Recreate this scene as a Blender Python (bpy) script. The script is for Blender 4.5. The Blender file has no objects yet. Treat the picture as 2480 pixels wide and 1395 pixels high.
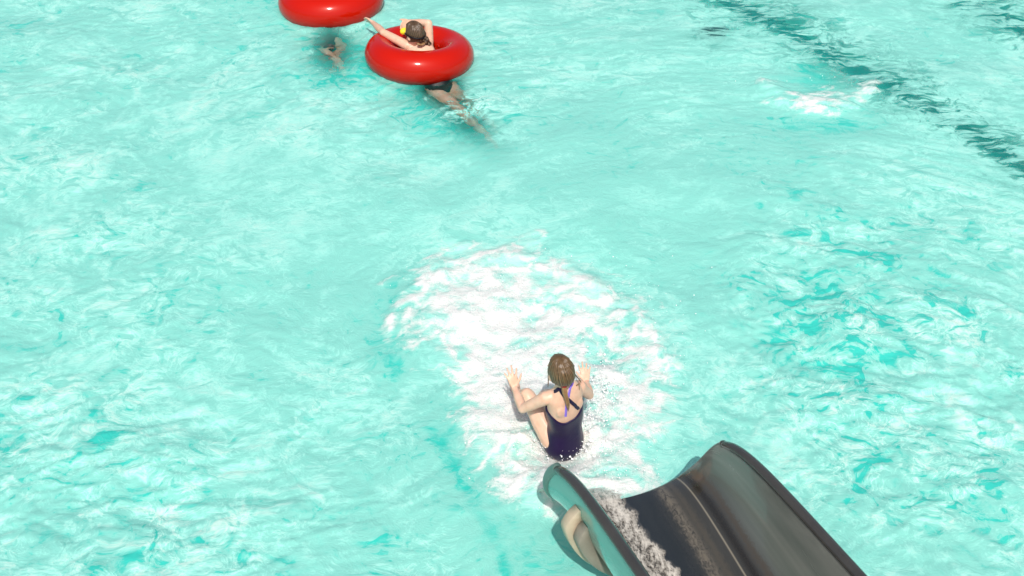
import bpy, bmesh, math, random
import numpy as np
from mathutils import Vector, Matrix

# ---------------------------------------------------------------- camera, sky, sun, exposure
SC = bpy.context.scene
COL = SC.collection
H, PITCH, F = 4.87, math.radians(39.2), 2700.0      # eye height (m), look-down angle, focal length in photo pixels
CP, SP = math.cos(PITCH), math.sin(PITCH)
cam_d = bpy.data.cameras.new("camera")
cam_d.sensor_width = 36.0
cam_d.lens = 36.0 * F / 2480.0
cam_d.clip_end = 500.0
cam_d.clip_start = 0.05
cam = bpy.data.objects.new("camera", cam_d)
cam.location = (0, 0, H)
cam.rotation_euler = (math.pi / 2 - PITCH, 0, 0)
COL.objects.link(cam)
SC.camera = cam

SUN_EL, SUN_AZ = math.radians(54), math.radians(178)   # azimuth clockwise from +Y (the view direction)
world = bpy.data.worlds.new("World")
SC.world = world
world.use_nodes = True
wn = world.node_tree.nodes
bg = wn["Background"]
sky = wn.new("ShaderNodeTexSky")
sky.sky_type = 'NISHITA'
sky.sun_disc = False
sky.sun_elevation = SUN_EL
sky.sun_rotation = SUN_AZ
sky.dust_density = 4.0
sky.air_density = 0.8
sky.ozone_density = 0.6
world.node_tree.links.new(sky.outputs[0], bg.inputs[0])
bg.inputs[1].default_value = 0.12

sun_d = bpy.data.lights.new("sun", 'SUN')
sun_d.energy = 3.7
sun_d.angle = math.radians(0.5)
sun_d.color = (1.0, 0.955, 0.89)
sun = bpy.data.objects.new("sun", sun_d)
SUN_DIR = Vector((math.sin(SUN_AZ) * math.cos(SUN_EL), math.cos(SUN_AZ) * math.cos(SUN_EL), math.sin(SUN_EL)))
sun.rotation_euler = SUN_DIR.to_track_quat('Z', 'Y').to_euler()
COL.objects.link(sun)
sun_d.cycles.use_shadow_caustic = True

SC.view_settings.view_transform = 'Standard'
SC.view_settings.look = 'None'
SC.view_settings.gamma = 1.0
SC.view_settings.use_curve_mapping = False
SC.view_settings.exposure = 0.03
SC.render.engine = 'CYCLES'
SC.cycles.use_denoising = True
SC.cycles.caustics_refractive = True
SC.cycles.caustics_reflective = False
SC.cycles.max_bounces = 10
SC.cycles.transmission_bounces = 8
SC.cycles.sample_clamp_indirect = 6.0
SC.cycles.blur_glossy = 0.5

rng = np.random.default_rng(7)
random.seed(7)


# ---------------------------------------------------------------- photograph <-> place
def ray(px, py):
    x, u = (px - 1240.0) / F, -(py - 697.5) / F
    return Vector((x, CP + SP * u, -SP + CP * u))


def gp(px, py, z=0.0):
    """Point of the photograph on the level z."""
    d = ray(px, py)
    t = (z - H) / d.z
    return Vector((d.x * t, d.y * t, z))


def at(px, py, depth):
    """Point of the photograph at a distance along the optical axis."""
    return Vector((0, 0, H)) + ray(px, py) * depth


def uw(px, py, z):
    """Point of the photograph seen through flat water, at the level z < 0."""
    s = gp(px, py)
    d = ray(px, py).normalized()
    h = Vector((d.x, d.y, 0))
    sr = h.length / 1.333
    tz = math.sqrt(1 - sr * sr)
    return s + h.normalized() * (sr / tz * -z) + Vector((0, 0, z))


def to_px(X, Y, Z):
    """Photograph pixels of places (numpy)."""
    dz = Z - H
    dep = Y * CP - dz * SP
    up = Y * SP + dz * CP
    return 1240.0 + F * X / dep, 697.5 - F * up / dep


# ---------------------------------------------------------------- noise for the water
def _h(ix, iy, seed):
    n = (ix.astype(np.int64) * 374761393 + iy.astype(np.int64) * 668265263 + seed * 1442695041) & 0xFFFFFFFF
    n = ((n ^ (n >> 13)) * 1274126177) & 0xFFFFFFFF
    return ((n ^ (n >> 16)) & 0xFFFF) / 65536.0 * 2 * math.pi


def perlin(x, y, seed=0):
    ix, iy = np.floor(x), np.floor(y)
    fx, fy = x - ix, y - iy
    u, v = fx * fx * fx * (fx * (fx * 6 - 15) + 10), fy * fy * fy * (fy * (fy * 6 - 15) + 10)

    def g(dx, dy):
        a = _h(ix + dx, iy + dy, seed)
        return np.cos(a) * (fx - dx) + np.sin(a) * (fy - dy)
    a, b, c, d = g(0, 0), g(1, 0), g(0, 1), g(1, 1)
    return ((a + (b - a) * u) * (1 - v) + (c + (d - c) * u) * v) * 1.5


def fbm(x, y, octv=4, seed=0, gain=0.5, lac=2.03):
    s, a, f = 0, 1.0, 1.0
    for k in range(octv):
        s = s + a * perlin(x * f + 17.3 * k, y * f - 9.1 * k, seed + k)
        a *= gain
        f *= lac
    return s


def ridged(x, y, octv=4, seed=0, gain=0.55):
    s, a, f, t = 0, 1.0, 1.0, 0.0
    for k in range(octv):
        s = s + a * (1 - np.abs(perlin(x * f + 3.7 * k, y * f + 5.9 * k, seed + k)) * 2)
        t += a
        a *= gain
        f *= 2.07
    return s / t


def smooth(e0, e1, x):
    t = np.clip((x - e0) / (e1 - e0), 0, 1)
    return t * t * (3 - 2 * t)


# ---------------------------------------------------------------- materials
class Nodes:
    def __init__(self, name):
        self.m = bpy.data.materials.new(name)
        self.m.use_nodes = True
        self.t = self.m.node_tree
        self.t.nodes.clear()
        self.out = self.n("OutputMaterial")

    def n(self, kind, **kw):
        nd = self.t.nodes.new("ShaderNode" + kind)
        for k, v in kw.items():
            if k.startswith("_"):
                setattr(nd, k[1:], v)
            else:
                self.set(nd, k, v)
        return nd

    def set(self, nd, k, v):
        key = int(k[1:]) if k[0] == "i" and k[1:].isdigit() else k.replace("_", " ")
        s = nd.inputs[key]
        if isinstance(v, bpy.types.NodeSocket):
            self.t.links.new(v, s)
        elif isinstance(v, bpy.types.Node):
            self.t.links.new(v.outputs[0], s)
        else:
            s.default_value = v

    def math(self, op, a, b=0.0, c=None, clamp=False):
        nd = self.n("Math", _operation=op, i0=a, i1=b, _use_clamp=clamp)
        if c is not None:
            self.set(nd, "i2", c)
        return nd.outputs[0]

    def mix(self, f, a, b):
        nd = self.n("Mix", _data_type='RGBA', i0=f, i6=a, i7=b)
        return nd.outputs[2]

    def ramp(self, f, lo, hi):
        return self.n("MapRange", Value=f, From_Min=lo, From_Max=hi, _interpolation_type='SMOOTHSTEP').outputs[0]

    def noise(self, scale, detail=3.0, rough=0.5, vec=None, dist=0.0):
        nd = self.n("TexNoise", Scale=scale, Detail=detail, Roughness=rough, Distortion=dist)
        if vec is not None:
            self.set(nd, "Vector", vec)
        return nd.outputs[0]

    def coord(self, which="Object"):
        return self.n("TexCoord").outputs[which]

    def surface(self, s):
        self.t.links.new(s if isinstance(s, bpy.types.NodeSocket) else s.outputs[0], self.out.inputs[0])
        return self.m


def rgb(r, g, b):
    return (r, g, b, 1.0)


def obj(name, mesh, mat=None, parent=None, smooth_=True, **props):
    o = bpy.data.objects.new(name, mesh)
    COL.objects.link(o)
    if mat is not None:
        mesh.materials.append(mat)
    if smooth_:
        mesh.polygons.foreach_set("use_smooth", np.ones(len(mesh.polygons), dtype=bool))
    if parent is not None:
        o.parent = parent
        o.matrix_parent_inverse = Matrix.Translation(-parent.location) if parent.type == 'EMPTY' else Matrix.Identity(4)
    for k, v in props.items():
        o[k] = v
    return o


def thing(name, loc, label, category, group=None):
    o = bpy.data.objects.new(name, None)
    o.location = loc
    o.empty_display_size = 0.1
    COL.objects.link(o)
    o["label"] = label
    o["category"] = category
    if group:
        o["group"] = group
    return o


def grid_mesh(name, P):
    """Quad sheet from an (rows, cols, 3) array."""
    r, c = P.shape[:2]
    idx = np.arange(r * c).reshape(r, c)
    q = np.stack([idx[:-1, :-1], idx[:-1, 1:], idx[1:, 1:], idx[1:, :-1]], -1).reshape(-1, 4)
    return quad_mesh(name, P.reshape(-1, 3), q)


def quad_mesh(name, V, Q):
    me = bpy.data.meshes.new(name)
    n = Q.shape[1]
    me.vertices.add(len(V))
    me.vertices.foreach_set("co", np.ascontiguousarray(V, dtype=np.float32).ravel())
    me.loops.add(Q.size)
    me.loops.foreach_set("vertex_index", np.ascontiguousarray(Q, dtype=np.int32).ravel())
    me.polygons.add(len(Q))
    me.polygons.foreach_set("loop_start", np.arange(0, Q.size, n, dtype=np.int32))
    me.update(calc_edges=True)
    return me


def attr(me, name, vals):
    a = me.attributes.new(name, 'FLOAT', 'POINT')
    a.data.foreach_set("value", np.ascontiguousarray(vals, dtype=np.float32).ravel())

# ================================================================ THE SETTING: pool, water, deck
DEPTH = 1.0
PX0, PX1, PY0, PY1 = -14.0, 14.0, -6.0, 24.0          # inside edges of the pool


def axis(lo, f0, f1, hi, fine, coarse):
    return np.concatenate([np.arange(lo, f0, coarse), np.arange(f0, f1, fine), np.linspace(f1, hi, int((hi - f1) / coarse) + 2)])


xs = axis(PX0, -6.0, 6.0, PX1, 0.0155, 0.25)
ys = axis(PY0, 3.2, 11.6, PY1, 0.0155, 0.25)
X, Y = np.meshgrid(xs, ys)
QX, QY = to_px(X, np.maximum(Y, 1.5), 0 * X)
near = smooth(-6.8, -5.6, X) * (1 - smooth(5.6, 6.8, X)) * smooth(2.6, 3.4, Y) * (1 - smooth(11.2, 12.2, Y))


def blob(cx, cy, sx, sy, rot=0.0):
    """Soft spot, given where the photograph shows it."""
    c, s = math.cos(math.radians(rot)), math.sin(math.radians(rot))
    dx, dy = QX - cx, QY - cy
    a, b = (dx * c + dy * s) / sx, (-dx * s + dy * c) / sy
    return np.exp(-(a * a + b * b))


def line_dist(pts):
    best = np.full(QX.shape, 1e9)
    for (x0, y0), (x1, y1) in zip(pts[:-1], pts[1:]):
        dx, dy = x1 - x0, y1 - y0
        t = np.clip(((QX - x0) * dx + (QY - y0) * dy) / (dx * dx + dy * dy), 0, 1)
        best = np.minimum(best, np.hypot(QX - x0 - t * dx, QY - y0 - t * dy))
    return best


# flow: the water turns round the plunge; noise is drawn out along the flow
CX, CY = -0.15, 5.5
rr = np.hypot(X - CX, Y - CY)
swirl = 0.55 * np.exp(-(rr / 2.6) ** 2)
w1 = fbm(X * 0.7, Y * 0.7, 3, 11)
w2 = fbm(X * 0.7 + 5, Y * 0.7 - 3, 3, 23)
ang = 0.9 * np.exp(-(rr / 2.2) ** 2) + 0.25 * np.exp(-((rr - 3.2) / 1.2) ** 2)
fxx = CX + (X - CX) * np.cos(ang) + (Y - CY) * np.sin(ang) + 0.16 * w1
fyy = CY - (X - CX) * np.sin(ang) + (Y - CY) * np.cos(ang) + 0.16 * w2
w3 = fbm(fxx * 2.2, fyy * 3.2, 3, 31)
w4 = fbm(fxx * 2.2 + 9, fyy * 3.2, 3, 37)
gx, gy = fxx + 0.07 * w3, fyy + 0.05 * w4

# how rough the surface is, place by place
rough = (0.48 + 0.85 * blob(2050, 830, 430, 300, 20) + 0.75 * blob(300, 1250, 620, 260) + 0.25 * blob(150, 700, 330, 420)
         + 0.15 * blob(300, 150, 420, 170) + 0.5 * blob(2350, 1150, 380, 330) + 0.35 * blob(980, 240, 300, 150) + 0.35 * blob(1130, 270, 90, 60) + 0.35 * blob(800, 120, 80, 60)
         - 0.25 * blob(1500, 480, 480, 160) - 0.30 * blob(1690, 800, 110, 280) - 0.2 * blob(700, 420, 300, 160))
rough = np.clip(rough, 0.12, 1.5)
calm = np.minimum(rough, 1.3) ** 1.4

Z = 0.022 * fbm(X * 0.9, Y * 0.9, 2, 3)
Z = Z + calm * near * (0.020 * fbm(gx * 1.5, gy * 2.1, 2, 41) + 0.011 * (ridged(gx * 2.6, gy * 3.6, 3, 47) - 0.5)
                        + 0.007 * fbm(gx * 9, gy * 14, 2, 53) + 0.0022 * fbm(gx * 24, gy * 30, 1, 59))

# cloudy, aerated water (1) against clear water (0), with pale sun caustics painted in
mk = 0.63 + (0.10 + 0.08 * np.minimum(rough, 1)) * fbm(gx * 0.9, gy * 1.15, 3, 61, 0.6) + rough * 0.10 * (ridged(gx * 3.0, gy * 3.9, 4, 67) - 0.42) * 2
mk = mk + 0.20 * fbm(gx * 4.5, gy * 6.3, 4, 71, 0.62) * rough
mk = mk + (0.06 * blob(500, 400, 520, 260) - 0.04 * blob(1560, 470, 480, 170) - 0.03 * blob(1690, 800, 120, 260) + 0.02 * blob(2150, 350, 300, 160)
           - 0.30 * blob(960, 225, 150, 50, 15) - 0.46 * blob(1110, 262, 100, 34, 42) - 0.75 * blob(1065, 208, 50, 20) - 0.72 * blob(800, 118, 46, 62) - 0.42 * blob(880, 130, 110, 60) - 0.35 * blob(1090, 330, 120, 45, 25)
           - 0.32 * blob(1100, 1080, 75, 190, -28) - 0.22 * blob(1260, 1310, 140, 120, 35) - 0.18 * blob(2020, 760, 240, 130, 25)
           - 0.30 * blob(955, 800, 50, 140, 12) - 0.22 * blob(1990, 300, 220, 40) - 0.5 * blob(1990, 190, 80, 40)
           - 0.06 * np.exp(-(line_dist([(1700, -20), (1830, 30), (2090, 165), (2310, 290), (2520, 430)]) / 42) ** 2)
           - 0.05 * np.exp(-(line_dist([(2280, -40), (2400, 20), (2520, 90)]) / 40) ** 2)
           - 0.08 * blob(1725, 80, 45, 25) - 0.30 * blob(700, 40, 80, 60) - 0.15 * blob(215, 330, 90, 40))
# long streaks trailing off the plunge, lower left
st = np.exp(-(line_dist([(1040, 1040), (1090, 1120), (1150, 1230), (1210, 1330), (1230, 1420)]) / 16) ** 2)
mk = mk - 0.35 * st * (0.4 + 0.6 * smooth(-0.2, 0.5, w3))

# foam
nz1 = fbm(X * 3.2 + 0.35 * w3, Y * 4.2 + 0.35 * w4, 5, 83, 0.6)
nz2 = ridged(X * 4.5 + 0.5 * w3, Y * 6.0 + 0.5 * w4, 4, 89)
outline = [(945, 800), (972, 735), (1010, 690), (1060, 655), (1130, 628), (1210, 620), (1290, 630), (1370, 653), (1440, 690), (1490, 725), (1545, 775), (1600, 835), (1640, 885)]
arc = np.exp(-((line_dist(outline) + 14 * w4) / 20) ** 2)
dens = (1.9 * blob(1165, 745, 120, 95) + 0.95 * blob(1200, 850, 170, 110, 25) + 0.75 * blob(1290, 720, 190, 80, 12)
        + 1.6 * blob(1215, 960, 85, 120, 10) + 1.45 * blob(1290, 1060, 120, 110, 35) + 1.6 * blob(1390, 1160, 150, 85, 15) + 0.8 * blob(1300, 1180, 70, 60) + 0.6 * blob(1490, 1120, 80, 90)
        + 1.1 * blob(1440, 1030, 100, 110) + 0.70 * blob(1450, 820, 200, 150, 35) + 0.55 * blob(1550, 960, 110, 150)
        + 0.55 * blob(1050, 760, 120, 100) + 0.62 * arc + 0.6 * blob(1320, 900, 160, 90))
dens = dens + 0.34 * np.exp(-((line_dist([(920, 690), (1010, 640), (1100, 590), (1180, 605), (1300, 575)]) + 20 * w3) / 14) ** 2)
jet = np.exp(-((line_dist([(1845, 208), (1890, 230), (1940, 246), (2000, 250), (2060, 238), (2110, 215)]) + 10 * w3) / 23) ** 2)
dens = dens + 0.62 * jet + 0.42 * blob(2030, 200, 70, 30) + 0.45 * blob(1980, 258, 120, 22) + 0.25 * blob(1960, 150, 80, 18)
dens = 1.15 * (1 - np.exp(-1.05 * np.maximum(dens, 0)))
lace = ((nz2 - 0.42) * 1.6 + 0.50 * nz1) * (1.25 - 0.55 * smooth(0.75, 1.15, dens))
foam = smooth(0.20, 1.22, dens + 0.50 * lace - 0.06) * smooth(0.05, 0.35, dens)
# stray flecks on the open water
foam = np.maximum(foam, 0.55 * smooth(0.80, 0.95, ridged(gx * 3.5, gy * 6, 4, 97) + 0.10 * w1) * near * (0.3 + 0.5 * rough) * smooth(0.5, 0.9, mk))
foam = foam * near

body = smooth(0.2, 1.0, dens) * near
Z = Z + body * (0.018 + 0.022 * fbm(X * 2.4, Y * 2.6, 3, 101) + 0.012 * (ridged(X * 6, Y * 6, 3, 103) - 0.4) + 0.008 * nz1)
Z = Z + 0.012 * arc * near * (0.7 + 0.5 * nz1) + 0.025 * jet - 0.02 * blob(1990, 200, 60, 30)
# the wave the girl pushes up round her seat
sx_, sy_ = X - 0.28, Y - 4.44
sd = np.hypot(sx_ / 1.0, sy_ / 0.9)
crest = np.exp(-((sd - 0.26) / 0.10) ** 2)
Z = Z + crest * (0.045 + 0.035 * nz1 + 0.02 * (nz2 - .4)) - 0.05 * np.exp(-(sd / 0.15) ** 2)
# a dent in the water under each ring
for (rx, ry) in ((-0.846, 9.25), (-1.80, 10.43)):
    q = np.hypot(X - rx, Y - ry)
    Z = Z + 0.012 * np.exp(-((q - 0.55) / 0.05) ** 2)

wm = grid_mesh("water", np.stack([X, Y, Z], -1))
mk = mk + 0.30 * smooth(0.10, 0.9, dens) * (0.4 + 0.6 * smooth(-0.4, 0.6, nz1))
attr(wm, "milk", np.clip(mk, 0, 1.2))
attr(wm, "foam", foam)
attr(wm, "rough", rough * near + 0.55 * blob(1130, 280, 90, 60) + 0.45 * blob(805, 125, 60, 60))
lane_d = np.minimum(line_dist([(1690, -40), (1830, 30), (2090, 165), (2310, 290), (2520, 430)]), line_dist([(2260, -60), (2400, 20), (2520, 90)]))
seam = np.exp(-(np.minimum(line_dist([(-40, 1080), (170, 1178)]), line_dist([(110, 1280), (150, 1307), (310, 1405)])) / 13) ** 2)
attr(wm, "lane", np.exp(-(lane_d / 46) ** 2) + 0.9 * blob(1725, 82, 34, 20) + 0.05 * seam)
clar = np.clip(blob(1110, 265, 110, 45, 42) + blob(1065, 212, 55, 26) + blob(805, 122, 50, 62, 0) + 0.82 * np.exp(-(lane_d / 60) ** 2) + 0.12 * seam + blob(1725, 82, 50, 30), 0, 1)
attr(wm, "clarity", clar)

N = Nodes("pool_water")
co = N.coord("Object")
milk = N.n("Attribute", _attribute_name="milk").outputs["Fac"]
fo = N.n("Attribute", _attribute_name="foam").outputs["Fac"]
ro = N.n("Attribute", _attribute_name="rough").outputs["Fac"]
warp = N.n("TexNoise", Scale=3.0, Detail=2.0, Vector=co).outputs["Color"]
wv = N.n("VectorMath", _operation='MULTIPLY_ADD', i0=warp, i1=(0.35, 0.22, 0.1), i2=co).outputs[0]
sv = N.n("Mapping", Vector=wv, Scale=(1.0, 1.3, 1.0)).outputs[0]
fine = N.noise(16.0, 6.0, 0.68, sv, 0.8)
fine2 = N.noise(55.0, 3.0, 0.6, sv, 0.5)
grain = N.noise(150.0, 2.0, 0.6, co)
m1 = N.math('MULTIPLY_ADD', N.math('SUBTRACT', fine, 0.5), N.math('MULTIPLY_ADD', ro, 0.40, 0.14), milk)
m1 = N.math('MULTIPLY_ADD', N.math('SUBTRACT', fine2, 0.5), N.math('MULTIPLY_ADD', ro, 0.25, 0.08), m1)
# glassy patches with crisp edges and caustic sunlight painted into the colour between them, where the surface is choppy
pn = N.noise(3.6, 4.0, 0.55, sv, 1.6)
pn2 = N.noise(8.5, 4.0, 0.55, sv, 1.3)
caustic_web = N.math('SUBTRACT', 1.0, N.ramp(N.math('ABSOLUTE', N.math('SUBTRACT', pn, 0.50)), 0.0, 0.035))
caustic_web2 = N.math('SUBTRACT', 1.0, N.ramp(N.math('ABSOLUTE', N.math('SUBTRACT', pn2, 0.50)), 0.0, 0.045))
patch = N.math('ADD', N.ramp(pn, 0.56, 0.64), N.math('MULTIPLY', N.ramp(pn2, 0.57, 0.66), 0.7))
caustic_lite = N.math('ADD', N.math('MULTIPLY', caustic_web, 0.5), N.math('MULTIPLY_ADD', caustic_web2, 0.45, N.math('MULTIPLY', N.ramp(pn2, 0.44, 0.34), 0.35)))
ro2 = N.math('MULTIPLY', ro, N.ramp(N.noise(1.1, 3.0, 0.6, co), 0.30, 0.62))
m1 = N.math('MULTIPLY_ADD', N.math('MULTIPLY', caustic_lite, ro2), 0.42, m1)
m1 = N.math('MULTIPLY_ADD', N.math('MULTIPLY', patch, ro2), -0.58, m1)
lane = N.n("Attribute", _attribute_name="lane").outputs["Fac"]
clarity = N.n("Attribute", _attribute_name="clarity").outputs["Fac"]
lv = N.n("Mapping", Vector=wv, Rotation=(0, 0, 0.25), Scale=(0.55, 1.5, 1.0)).outputs[0]
fleck = N.ramp(N.math('MULTIPLY_ADD', N.noise(7.0, 6.0, 0.66, lv, 0.7), 1.0, N.math('MULTIPLY', lane, 0.10)), 0.54, 0.72)
m1 = N.math('MULTIPLY_ADD', N.math('MULTIPLY', fleck, lane), -0.80, m1)
least = N.math('MULTIPLY', N.math('SUBTRACT', 1.0, N.math('MULTIPLY', clarity, 0.94)), 0.86)
mfac = N.math('MAXIMUM', N.ramp(m1, 0.02, 0.80), least)
mcol = N.mix(N.ramp(m1, 0.0, 0.55), rgb(0.045, 0.58, 0.495), rgb(0.265, 0.69, 0.605))
mcol = N.mix(N.ramp(m1, 0.60, 1.30), mcol, rgb(0.60, 0.81, 0.73))
wavebump = N.n("Bump", Strength=0.35, Distance=0.02, Height=N.math('MULTIPLY_ADD', fine2, 0.35, fine))
milky_caustic = N.n("BsdfPrincipled", Base_Color=mcol, Roughness=0.08, IOR=1.333, Normal=wavebump)
clear = N.n("BsdfGlass", Color=rgb(0.96, 1.0, 0.985), Roughness=0.0, IOR=1.333)
surf = N.n("MixShader", i0=N.math('MULTIPLY', mfac, 0.93), i1=clear, i2=milky_caustic)
f1 = N.math('MULTIPLY_ADD', N.math('SUBTRACT', fine, 0.5), 0.9, fo)
f1 = N.math('MULTIPLY_ADD', N.math('SUBTRACT', fine2, 0.5), 0.55, f1)
ffac = N.math('MULTIPLY', N.ramp(f1, 0.08, 0.98), N.ramp(fo, 0.01, 0.12))
lump = N.math('ADD', N.math('MULTIPLY', fine, 0.5), N.math('MULTIPLY_ADD', grain, 0.3, N.math('MULTIPLY', fine2, 0.5)))
fbump = N.n("Bump", Strength=0.8, Distance=0.03, Height=lump)
fcol = N.mix(N.ramp(f1, 0.35, 1.25), rgb(0.60, 0.745, 0.70), rgb(0.84, 0.845, 0.825))
foamy = N.n("BsdfPrincipled", Base_Color=fcol, Roughness=0.35, IOR=1.333, Normal=fbump, Subsurface_Weight=0.6, Subsurface_Radius=(0.06, 0.07, 0.07), Subsurface_Scale=0.8)
mat_water = N.surface(N.n("MixShader", i0=ffac, i1=surf, i2=foamy))
water = obj("water", wm, mat_water, kind="structure")
water.cycles.is_caustics_caster = True

# pool shell
N = Nodes("pool_paint")
co = N.coord("Object")
c = N.mix(N.ramp(N.noise(2.0, 4.0, 0.6, co), 0.35, 0.7), rgb(0.09, 0.86, 0.75), rgb(0.14, 0.90, 0.79))
mat_pool = N.surface(N.n("BsdfDiffuse", Color=c))
bm = bmesh.new()
A = [bm.verts.new(p) for p in ((PX0, PY0, -DEPTH), (PX1, PY0, -DEPTH), (PX1, PY1, -DEPTH), (PX0, PY1, -DEPTH))]
B = [bm.verts.new(p) for p in ((PX0, PY0, 0.2), (PX1, PY0, 0.2), (PX1, PY1, 0.2), (PX0, PY1, 0.2))]
bm.faces.new(A)
for i in range(4):
    bm.faces.new((A[i], B[i], B[(i + 1) % 4], A[(i + 1) % 4]))
me = bpy.data.meshes.new("pool_floor")
bm.to_mesh(me)
bm.free()
pool_floor = obj("pool_floor", me, mat_pool, smooth_=False, kind="structure")
pool_floor.cycles.is_caustics_receiver = True

N = Nodes("deck_concrete")
co = N.coord("Object")
mat_deck = N.surface(N.n("BsdfPrincipled", Base_Color=N.mix(N.noise(1.5, 6.0, 0.6, co), rgb(0.30, 0.29, 0.27), rgb(0.42, 0.41, 0.38)), Roughness=0.85))
bm = bmesh.new()
I_ = [bm.verts.new((x, y, 0.204)) for x, y in ((PX0, PY0), (PX1, PY0), (PX1, PY1), (PX0, PY1))]
O_ = [bm.verts.new((x, y, 0.204)) for x, y in ((-160, -160), (160, -160), (160, 180), (-160, 180))]
for i in range(4):
    bm.faces.new((I_[i], I_[(i + 1) % 4], O_[(i + 1) % 4], O_[i]))
me = bpy.data.meshes.new("pool_deck")
bm.to_mesh(me)
bm.free()
obj("pool_deck", me, mat_deck, smooth_=False, kind="structure")

# dark lane lines and drains on the pool floor
N = Nodes("lane_tile")
mat_lane = N.surface(N.n("BsdfDiffuse", Color=N.mix(N.noise(9.0, 3.0, 0.5, N.coord("Object")), rgb(0.0, 0.46, 0.43), rgb(0.0, 0.58, 0.55))))


def floor_line(a, b, width, ext0=0.0, ext1=0.0):
    d = (b - a).normalized()
    a, b = a - d * ext0, b + d * ext1
    s = Vector((-d.y, d.x, 0)) * width / 2
    z0, z1 = Vector((0, 0, 0.0)), Vector((0, 0, 0.006))
    bm = bmesh.new()
    top = [bm.verts.new(p + z1) for p in (a - s, b - s, b + s, a + s)]
    bot = [bm.verts.new(p + z0) for p in (a - s, b - s, b + s, a + s)]
    bm.faces.new(top)
    for i in range(4):
        bm.faces.new((top[i], bot[i], bot[(i + 1) % 4], top[(i + 1) % 4]))
    me = bpy.data.meshes.new("lane_line")
    bm.to_mesh(me)
    bm.free()
    o = obj("lane_line", me, mat_lane, smooth_=False, kind="structure")
    o.cycles.is_caustics_receiver = True
    return o


floor_line(uw(1800, 18, -DEPTH), uw(2450, 383, -DEPTH), 0.26, 3.0, 2.0)
floor_line(uw(2330, 2, -DEPTH), uw(2480, 70, -DEPTH), 0.26, 3.0, 3.0)
floor_line(uw(0, 1098, -DEPTH), uw(170, 1178, -DEPTH), 0.045, 3.0, 0.1)
floor_line(uw(150, 1307, -DEPTH), uw(294, 1395, -DEPTH), 0.045, 0.6, 2.0)

dr = uw(1725, 84, -DEPTH)
drain = thing("floor_drain", dr, "round dark drain cover on the pool floor at the far end", "drain")
N = Nodes("drain_metal")
mat_dr = N.surface(N.n("BsdfDiffuse", Color=rgb(0.005, 0.12, 0.115)))
bm = bmesh.new()
bmesh.ops.create_cone(bm, segments=28, radius1=0.17, radius2=0.15, depth=0.03, cap_ends=True, matrix=Matrix.Translation(dr + Vector((0, 0, 0.016))))
me = bpy.data.meshes.new("drain_cover")
bm.to_mesh(me)
bm.free()
obj("drain_cover", me, mat_dr, drain, False)
bm = bmesh.new()
for k in range(7):
    w = 0.24 * math.sqrt(1 - ((k - 3) / 4.0) ** 2)
    bmesh.ops.create_cube(bm, size=1.0, matrix=Matrix.Translation(dr + Vector((0, (k - 3) * 0.036, 0.034))) @ Matrix.Diagonal((w, 0.014, 0.008, 1)))
me = bpy.data.meshes.new("drain_slats")
bm.to_mesh(me)
bm.free()
obj("drain_slats", me, mat_dr, drain, False)

# ================================================================ SLIDE
O = Vector((0.552, 3.862, 0.275))
PHI, ALF, SW, SD_, TAP, TAU, ROLL, SB, QQ = 0.391, 0.126, 0.465, 0.50, 0.478, 0.153, -0.20, 0.122, 2.07
U = Vector((math.sin(PHI) * math.cos(ALF), -math.cos(PHI) * math.cos(ALF), math.sin(ALF)))
Lx = Vector((math.cos(PHI), math.sin(PHI), 0))
Nn = U.cross(Lx)
if Nn.z < 0:
    Nn = -Nn
L2 = Lx * math.cos(ROLL) + Nn * math.sin(ROLL)
N2 = Nn * math.cos(ROLL) - Lx * math.sin(ROLL)


O = O - L2 * 0.012


def prof(v, s, off=0.0):
    """Trough section: v from -1 (left rim) to 1 (right rim), s metres up the slide, off outwards."""
    th = v * math.pi / 2

    def raw(th):
        c = max(abs(math.cos(th)), 0.0) ** (2 / QQ)
        si = math.copysign(abs(math.sin(th)) ** (2 / QQ), th)
        return SW * si, SD_ * (1 - c)
    a, h = raw(th)
    a0, h0 = raw(th - 0.02)
    a1, h1 = raw(th + 0.02)
    if abs(th) > 1.55:
        nx, nh = math.copysign(1, th), 0.0
    else:
        tx, thh = a1 - a0, h1 - h0
        ln = math.hypot(tx, thh) or 1
        nx, nh = thh / ln, -tx / ln
    k = 1 - TAP * math.exp(-max(s, 0) / TAU)
    return (a + nx * off), (h * k + nh * off)


def sl(v, s, off=0.0):
    a, h = prof(v, s, off)
    return O + U * s + L2 * a + N2 * h


SEND = 3.0
NV = 64
vs = np.sin(np.linspace(-1, 1, NV + 1) * math.pi / 2) * 0.55 + np.linspace(-1, 1, NV + 1) * 0.45


def s_front(v):
    return 0.098 * abs(v) ** 4 + 0.055 * abs(v) ** 26


def s_samples(v, n=60):
    f = s_front(v)
    t = np.linspace(0, 1, n) ** 1.6
    return f + (SEND - f) * t


def trough(off):
    rows = []
    for v in vs:
        rows.append([tuple(sl(v, s, off)) for s in s_samples(v)])
    return np.array(rows)


slide = thing("water_slide", O + Vector((0, 0, -0.275)),
              "dark grey half-pipe water slide ending just above the pool at the bottom of the picture", "slide")

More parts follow.
